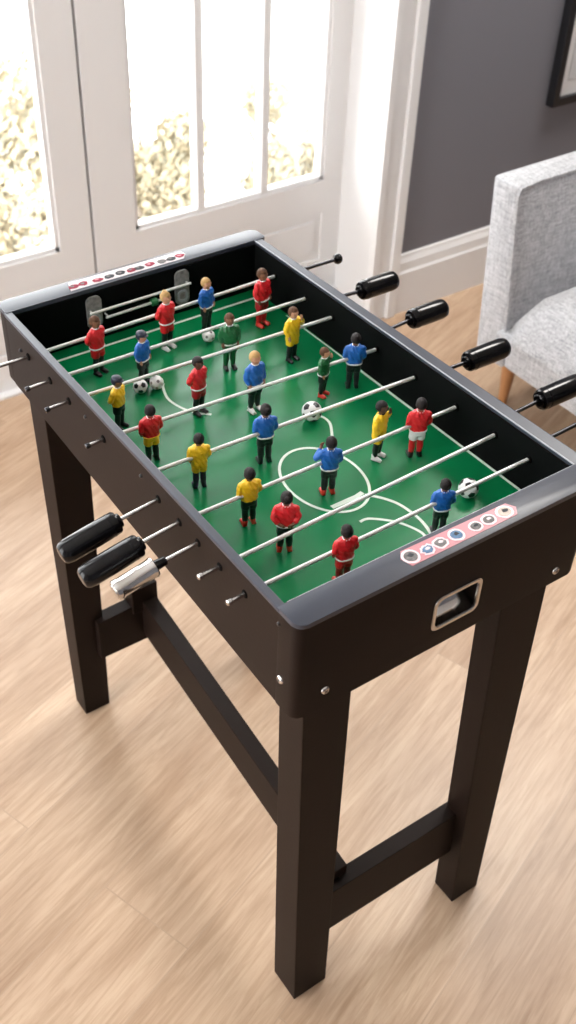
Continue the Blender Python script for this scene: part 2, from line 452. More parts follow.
# framed print on the slate wall
fr = thing('framed_print', 'black framed print on the grey wall above the armchair', 'picture', (2.08, 1.385, .755))
bm = bmesh.new()
w, h, t = .285, .28, .021
for lo, hi in (((-w, -.012, -h), (-w+t, .014, h)), ((w-t, -.012, -h), (w, .014, h)), ((-w+t, -.012, -h), (w-t, .014, -h+t)), ((-w+t, -.012, h-t), (w-t, .014, h))):
    box(bm, lo, hi, bev=.002)
obj('frame', bm, M['bpaint'], fr)
bm = bmesh.new(); box(bm, (-w+t, .0, -h+t), (w-t, .010, h-t)); obj('mat_board', bm, M['white'], fr)
bm = bmesh.new(); box(bm, (-w+t+.03, -.002, -h+t+.04), (w-t-.03, .004, h-t-.03)); obj('print', bm, M['print'], fr)

# ------------------------------------------------------------------ armchair
ch = thing('armchair', 'light grey linen armchair on honey oak legs beside the table', 'armchair', (1.2, 0, 0))
def soft(name, pts, bev, parent, seg=3, m='linen', puff=0):
    bm = bmesh.new(); vs = [bm.verts.new(p) for p in pts]
    for f in ((3, 2, 1, 0), (4, 5, 6, 7), (0, 1, 5, 4), (1, 2, 6, 5), (2, 3, 7, 6), (3, 0, 4, 7)): bm.faces.new([vs[i] for i in f])
    bmesh.ops.bevel(bm, geom=list(bm.edges), offset=bev, segments=seg, affect='EDGES', profile=.5)
    return obj(name, bm, M[m], parent, smooth=60)
# far arm (leans outward), near arm mirrored about y = .52
def arm(sgn):
    def Y(y): return y if sgn > 0 else 1.04 - y
    pts = [(0, Y(.862), .165), (.62, Y(.862), .165), (.62, Y(.952), .165), (0, Y(.952), .165),
           (-.004, Y(.904), .584), (.60, Y(.904), .588), (.60, Y(.980), .588), (-.004, Y(.980), .584)]
    if sgn < 0: pts = [pts[i] for i in (3, 2, 1, 0, 7, 6, 5, 4)]
    a = soft('arm', pts, .010, ch)
    bm = bmesh.new(); path = [(-.004, Y(.866), .25), (-.006, Y(.893), .50), (-.005, Y(.900), .568), (.004, Y(.903), .580), (.05, Y(.904), .585), (.56, Y(.904), .588)]
    for p_, q_ in zip(path, path[1:]): tube(bm, p_, q_, [(0, .003), ((Vector(q_)-Vector(p_)).length, .003)], 8)
    obj('piping', bm, M['linen'], a, smooth=40)
arm(1); arm(-1)
soft('seat_base', [(.006, .178, .165), (.62, .178, .165), (.62, .866, .165), (.006, .866, .165), (.0, .17, .25), (.62, .17, .25), (.62, .868, .25), (.0, .868, .25)], .012, ch)
# cushion: crowned top, rounded front edge
bm = bmesh.new(); nx, ny = 16, 16; G = {}
for i in range(nx+1):
    for j in range(ny+1):
        x = -.012 + .60*i/nx; y = .180 + .698*j/ny
        ex = min(i, nx-i)/nx; ey = min(j, ny-j)/ny
        fx = 1-max(0, 1-ex/.12)**2.2; fy = 1-max(0, 1-ey/.12)**2.2
        top = .262 + .098*min(1, fx)*min(1, fy) + .014*math.sin(PI*i/nx)*math.sin(PI*j/ny)
        G[i, j] = bm.verts.new((x - .006*(1-fy) if i == 0 else x, y, top))
for i in range(nx):
    for j in range(ny): bm.faces.new((G[i, j], G[i+1, j], G[i+1, j+1], G[i, j+1]))
bd = [G[i, 0] for i in range(nx+1)] + [G[nx, j] for j in range(1, ny+1)] + [G[i, ny] for i in range(nx-1, -1, -1)] + [G[0, j] for j in range(ny-1, 0, -1)]
lo = [bm.verts.new((v.co.x, v.co.y, .246)) for v in bd]
for k in range(len(bd)): bm.faces.new((bd[(k+1) % len(bd)], bd[k], lo[k], lo[(k+1) % len(bd)]))
bm.faces.new(lo[::-1])
obj('seat_cushion', bm, M['linen'], ch, smooth=70)
soft('backrest', [(.56, .17, .24), (.68, .17, .17), (.68, .87, .17), (.56, .87, .24), (.66, .14, .82), (.76, .14, .80), (.76, .90, .80), (.66, .90, .82)], .03, ch)
for x, y, sx, sy in ((.078, .905, 0, .012), (.085, .18, 0, -.012), (.58, .855, .03, .015), (.58, .185, .03, -.015)):
    bm = bmesh.new(); tube(bm, (x, y, .168), (x+sx+.012, y+sy, 0), [(0, .019), (.05, .0175), (.168, .010)], 16); obj('leg', bm, M['oak'], ch, smooth=40)

# ------------------------------------------------------------------ football table
T = thing('foosball_table', 'black brown foosball table with green pitch standing on the oak floor', 'foosball table')
TOP, PZ, ZB = .800, .722, .662
def end_panel(y0, y1, ZB, x0, x1, radii, hole=None):
    bm = bmesh.new(); prism(bm, round_rect(x0, y0, x1, y1, radii), ZB, TOP-.006, bev=.0015)
    if hole:
        cut = bmesh.new(); hx0, hx1, hz0, hz1 = hole
        pts = round_rect(hx0, hz0, hx1, hz1, .007)
        a = [cut.verts.new((x, y0-.01, z)) for x, z in pts]; b = [cut.verts.new((x, y0+.026, z)) for x, z in pts]
        cut.faces.new(a); cut.faces.new(b[::-1])
        for i in range(len(pts)): cut.faces.new((a[i], b[i], b[(i+1) % len(pts)], a[(i+1) % len(pts)]))
        me = boolean_cut(bm, cut)
        me.materials.clear(); me.materials.append(M['black']); me.shade_smooth(); me.set_sharp_from_angle(angle=math.radians(30))
        o = bpy.data.objects.new('end_panel', me); link(o, T)
    else:
        o = obj('end_panel', bm, M['black'], T, smooth=30)
    bm = bmesh.new(); prism(bm, round_rect(x0-.0008, y0-.0008, x1+.0008, y1+.0004, radii), TOP-.006, TOP, bev=.0018)
    obj('top_rail', bm, M['rail'], T, smooth=40)
    return o
end_panel(0, .033, .662, -.0062, .396, (.012, .014, .002, .002), hole=(.170, .232, .693, .738))
end_panel(.648, .678, .690, -.004, .394, (.002, .004, .010, .010))
# side panels (thin, capped); the right one runs slightly outward towards the front
def side(x0f, x1f, x0b, x1b, zb, zbb, capf, capb):
    bm = bmesh.new(); hexa(bm, [(x0f, .031, zb), (x1f, .031, zb), (x1b, .650, zbb), (x0b, .650, zbb), (x0f, .031, TOP-.006), (x1f, .031, TOP-.006), (x1b, .650, TOP-.006), (x0b, .650, TOP-.006)], bev=.0008)
    bm.faces.ensure_lookup_table()
    o = obj('side_panel', bm, [M['black'], M['inner']], T)
    bm = bmesh.new(); hexa(bm, [(capf[0], .030, TOP-.006), (capf[1], .030, TOP-.006), (capb[1], .6495, TOP-.006), (capb[0], .6495, TOP-.006), (capf[0], .030, TOP-.0008), (capf[1], .030, TOP-.0008), (capb[1], .6495, TOP-.0008), (capb[0], .6495, TOP-.0008)], bev=.0012)
    obj('top_rail', bm, M['rail'], T)
    return o
side(-.006, .002, -.005, .003, .6625, .690, (-.0075, .0015), (-.0060, .0035))
side(.388, .398, .376, .388, .6625, .688, (.3885, .4080), (.3755, .3880))
# black lining of the inside walls and rail edge highlights, built as thin pale tubes
bm = bmesh.new()
box(bm, (.003, .6455, PZ-.002), (.377, .6482, TOP-.0065))
box(bm, (.002, .0325, PZ-.002), (.389, .0340, TOP-.0065))
hexa(bm, [(.3868, .033, PZ-.002), (.3884, .033, PZ-.002), (.3765, .648, PZ-.002), (.3749, .648, PZ-.002), (.3868, .033, TOP-.0065), (.3884, .033, TOP-.0065), (.3765, .648, TOP-.0065), (.3749, .648, TOP-.0065)])
box(bm, (.0025, .033, PZ-.002), (.0040, .648, TOP-.0065))
obj('inner_wall', bm, M['inner'], T)
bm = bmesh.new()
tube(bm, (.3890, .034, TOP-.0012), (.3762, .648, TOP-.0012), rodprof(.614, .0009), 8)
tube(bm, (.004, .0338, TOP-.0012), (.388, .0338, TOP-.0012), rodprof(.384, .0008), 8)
obj('rail_edge_highlight', bm, M['edge'], T, smooth=40)

# pitch with its painted lines
bm = bmesh.new()
hexa(bm, [(.002, .033, PZ-.008), (.389, .033, PZ-.008), (.377, .648, PZ-.008), (.002, .648, PZ-.008), (.002, .033, PZ), (.389, .033, PZ), (.377, .648, PZ), (.002, .648, PZ)])
lw = .0034
strip(bm, [(.3846, .035), (.3766, .42)], lw, PZ, 1)
strip(bm, [(.3766, .42), (.3735, .560)], lw*.6, PZ, 1)
strip(bm, [(.008, .624), (.362, .624)], lw*1.1, PZ, 1)
strip(bm, [(.006, .038), (.384, .038)], lw*.7, PZ, 1)
strip(bm, arc((.201, .235), (.0465, .0635), 0, 360, 60)[:-1], lw, PZ, 1, closed=True)
strip(bm, catmull([(.140, .505), (.135, .497), (.128, .472), (.132, .447), (.142, .428), (.157, .414)]), lw, PZ, 1)
strip(bm, catmull([(.262, .345), (.272, .336), (.272, .319), (.2585, .296), (.254, .285)]), lw, PZ, 1)
strip(bm, catmull([(.224, .186), (.237, .171), (.247, .150), (.250, .118), (.244, .090), (.236, .070), (.226, .045)]), lw*1.15, PZ, 1)
strip(bm, catmull([(.190, .152), (.203, .150), (.225, .129), (.236, .105), (.236, .090), (.228, .062)]), lw, PZ, 1)
strip(bm, [(.178, .189), (.186, .189), (.200, .189), (.214, .189), (.224, .191)], .0062, PZ, 1)
obj('pitch', bm, [M['pitch'], M['line']], T)

# legs
def leg(bot, top):
    """bot/top: (x0,y0,x1,y1)"""
    bm = bmesh.new(); b, t = bot, top
    hexa(bm, [(b[0], b[1], 0), (b[2], b[1], 0), (b[2], b[3], 0), (b[0], b[3], 0), (t[0], t[1], ZB+.04), (t[2], t[1], ZB+.04), (t[2], t[3], ZB+.04), (t[0], t[3], ZB+.04)], bev=.0018)
    o = obj('leg', bm, M['black'], T); return o
leg((.032, .008, .087, .058), (.008, .004, .070, .046))
L_left = leg((.020, .622, .066, .660), (.001, .577, .060, .625))
leg((.318, -.004, .369, .036), (.277, .002, .350, .036))
leg((.325, .552, .371, .596), (.322, .575, .372, .622))
# low rails between the legs
bm = bmesh.new(); hexa(bm, [(.070, .016, .126), (.335, .016, .119), (.335, .040, .119), (.070, .040, .126), (.070, .016, .222), (.330, .016, .218), (.330, .040, .218), (.070, .040, .222)], bev=.0015)
obj('cross_rail', bm, M['black'], T)
bm = bmesh.new(); hexa(bm, [(.050, .596, .152), (.160, .596, .152), (.160, .620, .152), (.050, .620, .152), (.050, .596, .236), (.160, .596, .242), (.160, .620, .242), (.050, .620, .236)], bev=.0015)
obj('cross_rail', bm, M['black'], T)
bm = bmesh.new(); hexa(bm, [(.098, .030, .168), (.122, .030, .168), (.156, .600, .168), (.130, .600, .168), (.098, .030, .240), (.122, .030, .240), (.156, .600, .246), (.130, .600, .246)], bev=.0015)
obj('long_rail', bm, M['black'], T)
bm = bmesh.new(); box(bm, (.112, .592, .225), (.158, .624, .278), bev=.002); obj('rail_bracket', bm, M['black'], T)

# bolts and small screws
def bolt(c, d, r=.0052, m='chrome'):
    bm = bmesh.new(); c = Vector(c); d = Vector(d).normalized()
    tube(bm, c-d*.001, c+d*.0022, [(0, r), (.0012, r), (.0026, r*.8), (.0032, r*.55)], 20)
    _, u, v = frame_axes(d)
    for a in (u, v):
        p = c+d*.0022; w = d.cross(a)
        vs = [bm.verts.new(p+a*sx*r*.42+w*sy*r*.11+d*h_) for h_ in (-.0005, .0002) for sx, sy in ((-1, -1), (1, -1), (1, 1), (-1, 1))]
        for f in ((4, 5, 6, 7), (0, 1, 5, 4), (1, 2, 6, 5), (2, 3, 7, 6), (3, 0, 4, 7)):
            bm.faces.new([vs[i] for i in f]).material_index = 1
    bmesh.ops.recalc_face_normals(bm, faces=bm.faces)
    o = obj('bolt', bm, [M[m], M['bpaint']], T, smooth=40)
    if m == 'chrome': o['label'] = 'silver bolt'
bolt((-.006, .025, .703), (-1, 0, 0)); bolt((.032, 0, .687), (0, -1, 0)); bolt((.358, 0, .681), (0, -1, 0))
for y, z in ((.031, .778), (.297, .775), (.430, .772), (.610, .765)): bolt((-.0058, y, z), (-1, 0, 0), .0026, 'bpaint')

# chrome ball return on the front panel
gf = bmesh.new()
def ring_plate(bm, x0, z0, x1, z1, t, y0, y1, r, mi=0):
    O = round_rect(x0, z0, x1, z1, r); I = round_rect(x0+t, z0+t, x1-t, z1-t, r*.7)
    def V(L_, y): return [bm.verts.new((x, y, z)) for x, z in L_]
    Of, If, Ob, Ib = V(O, y0), V(I, y0), V(O, y1), V(I, y1); n = len(O)
    for i in range(n):
        j = (i+1) % n
        for f in ((Of[i], Of[j], If[j], If[i]), (Of[j], Of[i], Ob[i], Ob[j]), (If[i], If[j], Ib[j], Ib[i])): bm.faces.new(f).material_index = mi
ring_plate(gf, .1675, .6905, .2345, .7405, .0050, -.0022, .001, .010)
bmesh.ops.bevel(gf, geom=[e for e in gf.edges if abs(e.verts[0].co.y+.0022) < 1e-5 and abs(e.verts[1].co.y+.0022) < 1e-5 and len(e.link_faces) == 2 and abs(e.link_faces[0].normal.dot(e.link_faces[1].normal)) < .5], offset=.0008, segments=2, affect='EDGES')
bmesh.ops.recalc_face_normals(gf, faces=gf.faces)
g = obj('goal_return', gf, M['chrome'], T, smooth=40); g['label'] = 'chrome frame of the ball return'
bm = bmesh.new()                                                 # curved tray inside the opening
prof = [(-.001, .6975), (.006, .6985), (.014, .7030), (.020, .7110), (.0245, .7240)]
A = [bm.verts.new((.1732, y, z)) for y, z in prof]; B = [bm.verts.new((.2288, y, z)) for y, z in prof]
C_ = [bm.verts.new((.1732, y+.001, z-.0015)) for y, z in prof]; D_ = [bm.verts.new((.2288, y+.001, z-.0015)) for y, z in prof]
for i in range(4):
    for q in ((A[i], B[i], B[i+1], A[i+1]), (D_[i], C_[i], C_[i+1], D_[i+1])): bm.faces.new(q)
bm.faces.new((A[0], C_[0], D_[0], B[0]))
obj('tray', bm, M['chrome'], g, smooth=60)

# goal fittings on the inside of the far panel
for x0, x1, z0, z1 in ((.105, .127, .741, .789), (.241, .263, .737, .789)):
    bm = bmesh.new()
    O = round_rect(x0, z0, x1, z1, .008)
    a = [bm.verts.new((x, .6458, z)) for x, z in O]; b = [bm.verts.new((x, .6425, z)) for x, z in O]
    bm.faces.new(b); 
    for i in range(len(O)): bm.faces.new((a[i], a[(i+1) % len(O)], b[(i+1) % len(O)], b[i]))
    bmesh.ops.recalc_face_normals(bm, faces=bm.faces)
    gp = obj('score_plate', bm, M['gplate'], T)
    bm = bmesh.new()
    ring_plate(bm, x0+.003, z0+.004, x1-.003, z0+.022, .003, .6412, .6426, .006)
    bmesh.ops.recalc_face_normals(bm, faces=bm.faces); obj('plate_ring', bm, M['edge'], gp)
for (xa, za), (xb, zb), y in (((.106, .7690), (.262, .7700), .636), ((.128, .758), (.226, .7600), .634)):
    bm = bmesh.new(); tube(bm, (xa, y, za), (xb, y, zb), rodprof(xb-xa, .0019), 12)
    for x, z in ((xa+.004, za), (xb-.004, zb)): tube(bm, (x, y, z), (x, .6460, z), rodprof(.646-y, .0012, .0002), 8)
    obj('score_bar', bm, M['rod'], T, smooth=40)
bm = bmesh.new(); tube(bm, (.197, .6345, .7592), (.207, .6345, .7596), [(0, .004), (.001, .0055), (.009, .0055), (.010, .004)], 14)
obj('score_bead', bm, M['green'], T, smooth=40)

# sticker strips on the end rails
def slanted_patch(bm, pts, z, mi=0, h=.0005):
    a = [bm.verts.new((x, y, z+h)) for x, y in pts]; b = [bm.verts.new((x, y, z-.0003)) for x, y in pts]
    bm.faces.new(a).material_index = mi
    for i in range(len(pts)): bm.faces.new((b[i], b[(i+1) % len(pts)], a[(i+1) % len(pts)], a[i])).material_index = mi
def blob(cx, cy, rx, ry, jag, sd, n=18):
    rnd = random.Random(sd)
    return [(cx+rx*(1+jag*rnd.uniform(-1, 1))*math.cos(2*PI*k/n), cy+ry*(1+jag*rnd.uniform(-1, 1))*math.sin(2*PI*k/n)) for k in range(n)]
bm = bmesh.new(); slanted_patch(bm, [(.135, .0065), (.276, .0065), (.283, .016), (.277, .0262), (.138, .0290), (.131, .020)], TOP)
ss = obj('sticker_strip', bm, M['pink'], T); ss['label'] = 'pink sticker strip with seven badges'
fb = [(.1415, .0175, .0098, .0100, 'dot', .03), (.1625, .0160, .0085, .0078, 'dotb', .22), (.1795, .0165, .0088, .0080, 'dot', .10),
      (.2010, .0170, .0092, .0088, 'dotb', .06), (.2265, .0160, .0082, .0074, 'dot', .04), (.2445, .0165, .0090, .0078, 'dot', .05), (.2670, .0165, .0105, .0092, 'doto', .04)]
for k, (x, y, rx, ry, m, j) in enumerate(fb):
    bm = bmesh.new(); slanted_patch(bm, blob(x, y, rx, ry, j, k), TOP+.0005, 0, .0004)
    slanted_patch(bm, blob(x, y, rx*.74, ry*.70, j, k), TOP+.0009, 1, .0003)
    slanted_patch(bm, blob(x+rx*.1, y+ry*.12, rx*.36, ry*.26, .3, k+40, 9), TOP+.0012, 2, .0002)
    obj('badge', bm, [M['ring'], M[m], M['palest'] if k in (1, 2, 5) else M['dotd']], ss)
bm = bmesh.new(); slanted_patch(bm, [(.090, .6535), (.262, .6535), (.270, .663), (.268, .6735), (.096, .6745)], TOP)
ss = obj('sticker_strip', bm, M['palest'], T); ss['label'] = 'pale sticker strip with ten small badges on the far rail'
bb = [(.0975, 'dotr', 0), (.112, 'dotr', 0), (.133, 'dotr', 1), (.150, 'dotd', 0), (.168, 'dotd', 0), (.184, 'dotr', 0), (.196, 'dotd', 0), (.213, 'dotr', 2), (.231, 'dot', 0), (.246, 'dotd', 0), (.261, 'dotr', 2)]
for k, (x, m, v) in enumerate(bb):
    bm = bmesh.new(); slanted_patch(bm, blob(x, .6615+.001*math.sin(k*2), .0072, .0050, .16, k+20, 12), TOP+.0005, 0, .0005)
    slanted_patch(bm, blob(x-.001, .6625, .0030, .0022, .3, k+60, 8), TOP+.0010, 1, .0003)
    obj('badge', bm, [M[m], M['pink'] if v else M['dot']], ss)

# ------------------------------------------------------------------ rods
RZ = .768
def hole(T_, x, y, parent):                                      # bushing where the rod enters the panel
    bm = bmesh.new(); tube(bm, (x-.0016, y, RZ), (x+.0016, y, RZ), [(0, .0048), (.0006, .0055), (.0026, .0055), (.0032, .0048)], 18)
    obj('bushing', bm, M['bpaint'], parent, smooth=40)

def grip(parent, x0, x1, y, r, m='grip', dz0=0., dz1=0.):
    """lathe handle from x0 (rod side) to x1 (outer end)"""
    L = abs(x1-x0); d = 1 if x1 > x0 else -1
    bm = bmesh.new()
    if m == 'grip':
        prof = [(0, r*.50), (.001, r*.60), (.0035, r*.62), (.0040, r*.84), (.0060, r*.95), (L*.25, r*.985), (L*.55, r), (L*.86, r*.99), (L*.95, r*.90), (L*.99, r*.70), (L, r*.45)]
        tube(bm, (x0, y, RZ+dz0), (x1, y, RZ+dz1), prof, 28)
        for f in bm.faces: f.smooth = True
        # fine grip ridge near the rod side
        pa, pb = Vector((x0, y, RZ+dz0)), Vector((x1, y, RZ+dz1)); dd = (pb-pa).normalized()
        tube(bm, pa+dd*.012, pa+dd*.014, [(0, r*.93), (.0005, r*1.0), (.0015, r*1.0), (.002, r*.93)], 28)
    else:
        prof = [(0, r*.86), (.001, r*.98), (.003, r), (.0045, r*.93), (L-.008, r*.93), (L-.0065, r), (L-.003, r), (L-.0015, r*.94), (L-.001, r*.74), (L, r*.70)]
        tube(bm, (x0, y, RZ+dz0), (x1, y, RZ+dz1), prof, 28)
    return obj('handle', bm, M[m], parent, smooth=35)

def rod(label, yl, yr, left=None, right=None, inner=True, xr=.3862):
    """left: (x end, kind); right: (x end, kind, handle end)"""
    r = thing('foosball_rod', label, 'rod', (.19, (yl+yr)/2, RZ), 0, 'rods across the foosball table')
    off = Vector((.19, (yl+yr)/2, RZ))
    def fix(o): o.location = -off; return o
    slope = (yr-yl)/.386
    if inner:
        xr = .3870 - (yr-.033)/.615*.012
        bm = bmesh.new(); a = Vector((-.004, yl-.004*slope, RZ)); b = Vector((xr, yr, RZ)); tube(bm, a, b, rodprof((b-a).length, .0024), 14)
        for x in (xr-.0022, ):
            tube(bm, (x, yr, RZ), (x+.002, yr, RZ), [(0, .0046), (.0006, .005), (.002, .005)], 16, 1)
        fix(obj('shaft', bm, [M['rod'], M['hole']], r, smooth=40))
    if left:
        xe, kind = left[0], left[1]
        bm = bmesh.new()
        tube(bm, (-.0045, yl, RZ), (-.0069, yl, RZ), [(0, .0050), (.001, .0050), (.0022, .0046), (.0024, .0040)], 18)
        fix(obj('bushing', bm, M['hole'], r, smooth=40))
        bm = bmesh.new(); L = -.005-xe
        dze = -.007 if kind in ('grip', 'chrome') else -.0015
        pe = Vector((xe, yl, RZ+dze)); p0_ = Vector((-.005, yl, RZ))
        tube(bm, p0_, pe, rodprof((pe-p0_).length, .0023), 14)
        fix(obj('rod_end', bm, M['chrome'], r, smooth=40))
        if kind == 'cap':
            bm = bmesh.new(); tube(bm, (xe+.004, yl, RZ-.0013), (xe-.002, yl, RZ-.0016), [(0, .0026), (.0008, .0033), (.005, .0033), (.006, .0024)], 16)
            fix(obj('end_cap', bm, M['chrome'] if left[2] else M['dsteel'], r, smooth=40))
        elif kind == 'grip': fix(grip(r, xe+.003, xe-left[2], yl, left[3], 'grip', -.0070, -.023))
        elif kind == 'chrome':
            o = fix(grip(r, xe+.003, xe-left[2], yl, left[3], 'chrome', -.0070, -.018)); o['label'] = 'chrome handle'
            bm = bmesh.new(); tube(bm, (xe+.016, yl, RZ-.0050), (xe+.001, yl, RZ-.0068), [(0, .0030), (.001, .0048), (.0145, .0058), (.015, .004)], 16)
            fix(obj('sleeve', bm, M['grip'], r, smooth=40))
    if right:
        x0 = .392; xe = right[0]; ye = yr+right[3] if len(right) > 3 else yr
        bm = bmesh.new(); a = Vector((x0, yr, RZ)); b = Vector((xe, ye, RZ)); a.y = yr+(ye-yr)*.8; tube(bm, a, b, rodprof((b-a).length, .0027), 14)
        fix(obj('rod_end', bm, M['dsteel'], r, smooth=40))
        if right[1] == 'knob':
            bm = bmesh.new(); tube(bm, (xe-.003, ye, RZ), (xe+.009, ye, RZ), [(0, .004), (.0012, .0066), (.005, .0078), (.009, .0068), (.0115, .004), (.012, .002)], 20)
            fix(obj('end_knob', bm, M['grip'], r, smooth=50))
        elif right[1] == 'grip': fix(grip(r, xe-.003, right[2], ye, .0140))
    return r

rod('farthest rod with its bare left end running out past the far table leg', .587, .594, (-.125, 'cap', 0), (.480, 'knob', 0, -.006))
rod('second rod from the far end, short left stub and black grip on the right', .525, .521, (-.037, 'cap', 0), (.453, 'grip', .517, -.024))
rod('third rod from the far end with a short stub and no right grip', .474, .462, (-.035, 'cap', 0), None)
rod('fourth rod from the far end, black right grip seen below the white baseboard', .386, .368, (-.027, 'cap', 0), (.464, 'grip', .526, .033))
rod('middle rod whose black right grip overlaps the armchair corner', .304, .292, None, (.460, 'grip', .530, -.009))
rod('third rod from the front, ending left in the lower of two black grips', .216, .216, (-.053, 'grip', .071, .0134), None)
rod('second rod from the front, black grip in front of the seat base', .136, .149, (-.030, 'cap', 1), (.479, 'grip', .555, .022))
rod('front rod nearest the camera with a pale capped stub beside the corner', .090, .094, (-.025, 'cap', 1), (.500, 'grip', .575, .018))
rod('short rod ending in the upper of two black grips on the left side', .260, .260, (-.055, 'grip', .071, .0134), None, inner=False)
rod('short rod with a chrome handle over the lower wooden rail', .178, .178, (-.060, 'chrome', .046, .0112), None, inner=False)

# ------------------------------------------------------------------ footballs
def football(label, c, r, kind='panel', rot=(0, 0, 0)):
    bm = bmesh.new(); bmesh.ops.create_icosphere(bm, subdivisions=4, radius=r)
    ico = bmesh.new(); bmesh.ops.create_icosphere(ico, subdivisions=1, radius=1); V = [v.co.copy() for v in ico.verts]; ico.free()
    me_m = [M['white'], M['bpaint'], M['dot']]
    for f in bm.faces:
        d = f.calc_center_median().normalized()
        best = max(V, key=lambda v: v.dot(d)); ang = math.acos(min(1, best.dot(d)))
        if ang < (.36 if kind == 'panel' else .20): f.material_index = 1 if kind == 'panel' else 2
    for v in bm.verts:                                           # seams
        d = v.co.normalized(); s = sorted((q.dot(d) for q in V), reverse=True)
        if s[0]-s[1] < .035: v.co *= .975
    bmesh.ops.rotate(bm, verts=bm.verts, matrix=Matrix.Rotation(rot[0], 3, 'X') @ Matrix.Rotation(rot[1], 3, 'Y') @ Matrix.Rotation(rot[2], 3, 'Z'))
    o = obj('football', bm, me_m, smooth='all', loc=(c[0], c[1], PZ+.0004+r*.995))
    tag(o, label, 'ball', 'footballs on the green pitch')
football('black and white football beside the far end of the centre marking', (.257, .338), .0128, 'panel', (.35, .3, .2))
football('black and white football near the front right corner of the pitch', (.323, .120), .0120, 'panel', (1.0, .5, .1))
football('white and dark ball at the feet of the blue player on the left', (.1055, .503), .0095, 'panel', (.9, .1, .4))
football('plain pale ball at the end of the curved far marking', (.1275, .500), .0092, 'plain', (.2, .8, .1))
football('small pale ball under the far blue player with fair hair', (.243, .560), .0088, 'plain', (.5, .2, 1.1))

# ------------------------------------------------------------------ player figures (unit height, facing -Y)
def body_mesh(pose):
    bm = bmesh.new()
    ellipsoid(bm, (0, 0, .905), (.070, .080, .095), u=24, v=16)
    ellipsoid(bm, (0, -.022, .862), (.046, .050, .050))            # jaw
    ellipsoid(bm, (0, -.080, .893), (.012, .016, .022))            # nose
    for s in (-1, 1): ellipsoid(bm, (s*.067, .006, .895), (.010, .018, .026))
    limb(bm, [(0, .006, .74, .040), (0, -.002, .86, .036)])
    loft(bm, [(.44, 0, 0, .085, .060), (.54, 0, 0, .085, .058), (.68, 0, 0, .110, .066), (.765, 0, 0, .09, .05)])
    def arm_pts(s):
        if pose == 1 and s > 0:
            return [(s*.128, 0, .735, .036), (s*.185, -.02, .655, .030), (s*.105, -.085, .790, .022)], (Vector((s*.098, -.088, .812)), Vector((-s*.35, .1, 1)))
        if pose == 2:
            return [(s*.122, .0, .735, .036), (s*.150, .035, .62, .030), (s*.09, .085, .535, .022)], (Vector((s*.072, .090, .525)), Vector((-s*1, .1, -.5)))
        return [(s*.122, 0, .735, .036), (s*.144, .008, .615, .030), (s*.122, -.045, .505, .022)], (Vector((s*.118, -.055, .487)), Vector((-s*.15, -.35, -1)))
    for s in (-1, 1):
        pts, (hp, hd) = arm_pts(s); limb(bm, pts)
        hd.normalize(); side_ = hd.cross(Vector((0, 1, 0))).normalized(); nrm = hd.cross(side_)
        limb(bm, [(*pts[-1][:3], .020), (*(hp+hd*.012), .021)])
        for k, ln in enumerate((.036, .043, .040, .030)):         # four fingers and a thumb
            b0 = hp+hd*.02+side_*(-.0165+.011*k); b1 = b0+hd*ln*.55+nrm*.002; b2 = b1+hd*ln*.4-nrm*.010
            limb(bm, [(*b0, .0072), (*b1, .0068), (*b2, .0060)], 8)
        b0 = hp-side_*.014; b1 = b0-side_*.015+hd*.014-nrm*.006
        limb(bm, [(*b0, .0085), (*b1, .0072), (*(b1+hd*.014), .0065)], 8)
    for s in (-1, 1):
        limb(bm, [(s*.048, 0, .46, .056), (s*.052, -.006, .25, .040), (s*.054, .004, .17, .039), (s*.058, .004, .05, .026), (s*.062, -.03, .022, .022)])
    me = fused(bm, .0065, 3)
    b2 = bmesh.new(); b2.from_mesh(me)
    for f in b2.faces: f.material_index = 0
    for s in (-1, 1):                                              # eyes, brows, mouth
        ellipsoid(b2, (s*.026, -.0725, .912), (.011, .007, .008), u=10, v=6, mi=1)
        ellipsoid(b2, (s*.027, -.0735, .930), (.016, .007, .0045), u=10, v=6, mi=1)
    ellipsoid(b2, (0, -.0700, .858), (.019, .007, .0055), u=10, v=6, mi=2)
    b2.to_mesh(me); b2.free(); me.shade_smooth(); return me

def shirt_mesh(pose, long_=False):
    bm = bmesh.new(); z0 = .40 if long_ else .475
    rings = [(z0, 0, 0, .118, .088), (.50, 0, 0, .116, .088), (.56, 0, 0, .116, .086), (.66, 0, 0, .132, .090), (.73, 0, 0, .134, .082), (.775, 0, 0, .108, .062), (.805, 0, 0, .052, .050)]
    loft(bm, rings)
    for s in (-1, 1):
        if pose == 1 and s > 0: P = [(s*.120, 0, .735, .052), (s*.186, -.018, .655, .044), (s*.128, -.066, .745, .034)]
        elif pose == 2: P = [(s*.112, 0, .735, .050), (s*.150, .032, .620, .042), (s*.115, .068, .560, .036)]
        else: P = [(s*.112, 0, .735, .050), (s*.142, .006, .610, .042), (s*.128, -.030, .535, .036)]
        limb(bm, P, 18)
    me = fused(bm, .008, 4)
    b2 = bmesh.new(); b2.from_mesh(me)
    for v in b2.verts:                                             # moulded folds
        c = v.co; a = math.atan2(c.y, c.x)
        k = .0030*math.sin(9*a+c.z*40)+.0022*math.sin(c.z*75+3*a)
        v.co += v.normal*k
    for f in b2.faces: f.material_index = 0
    # moulded chest crest and number on the back
    ellipsoid(b2, (.045, -.083, .70), (.016, .006, .018), u=10, v=6, mi=1)
    ellipsoid(b2, (-.02, -.087, .665), (.034, .005, .006), u=10, v=6, mi=1)
    ellipsoid(b2, (.0, .084, .70), (.036, .006, .0055), u=10, v=6, mi=1)
    ellipsoid(b2, (-.012, .084, .66), (.006, .006, .024), u=10, v=6, mi=1); ellipsoid(b2, (.014, .084, .66), (.010, .005, .022), u=10, v=6, mi=1)
    b2.to_mesh(me); b2.free(); me.shade_smooth(); return me

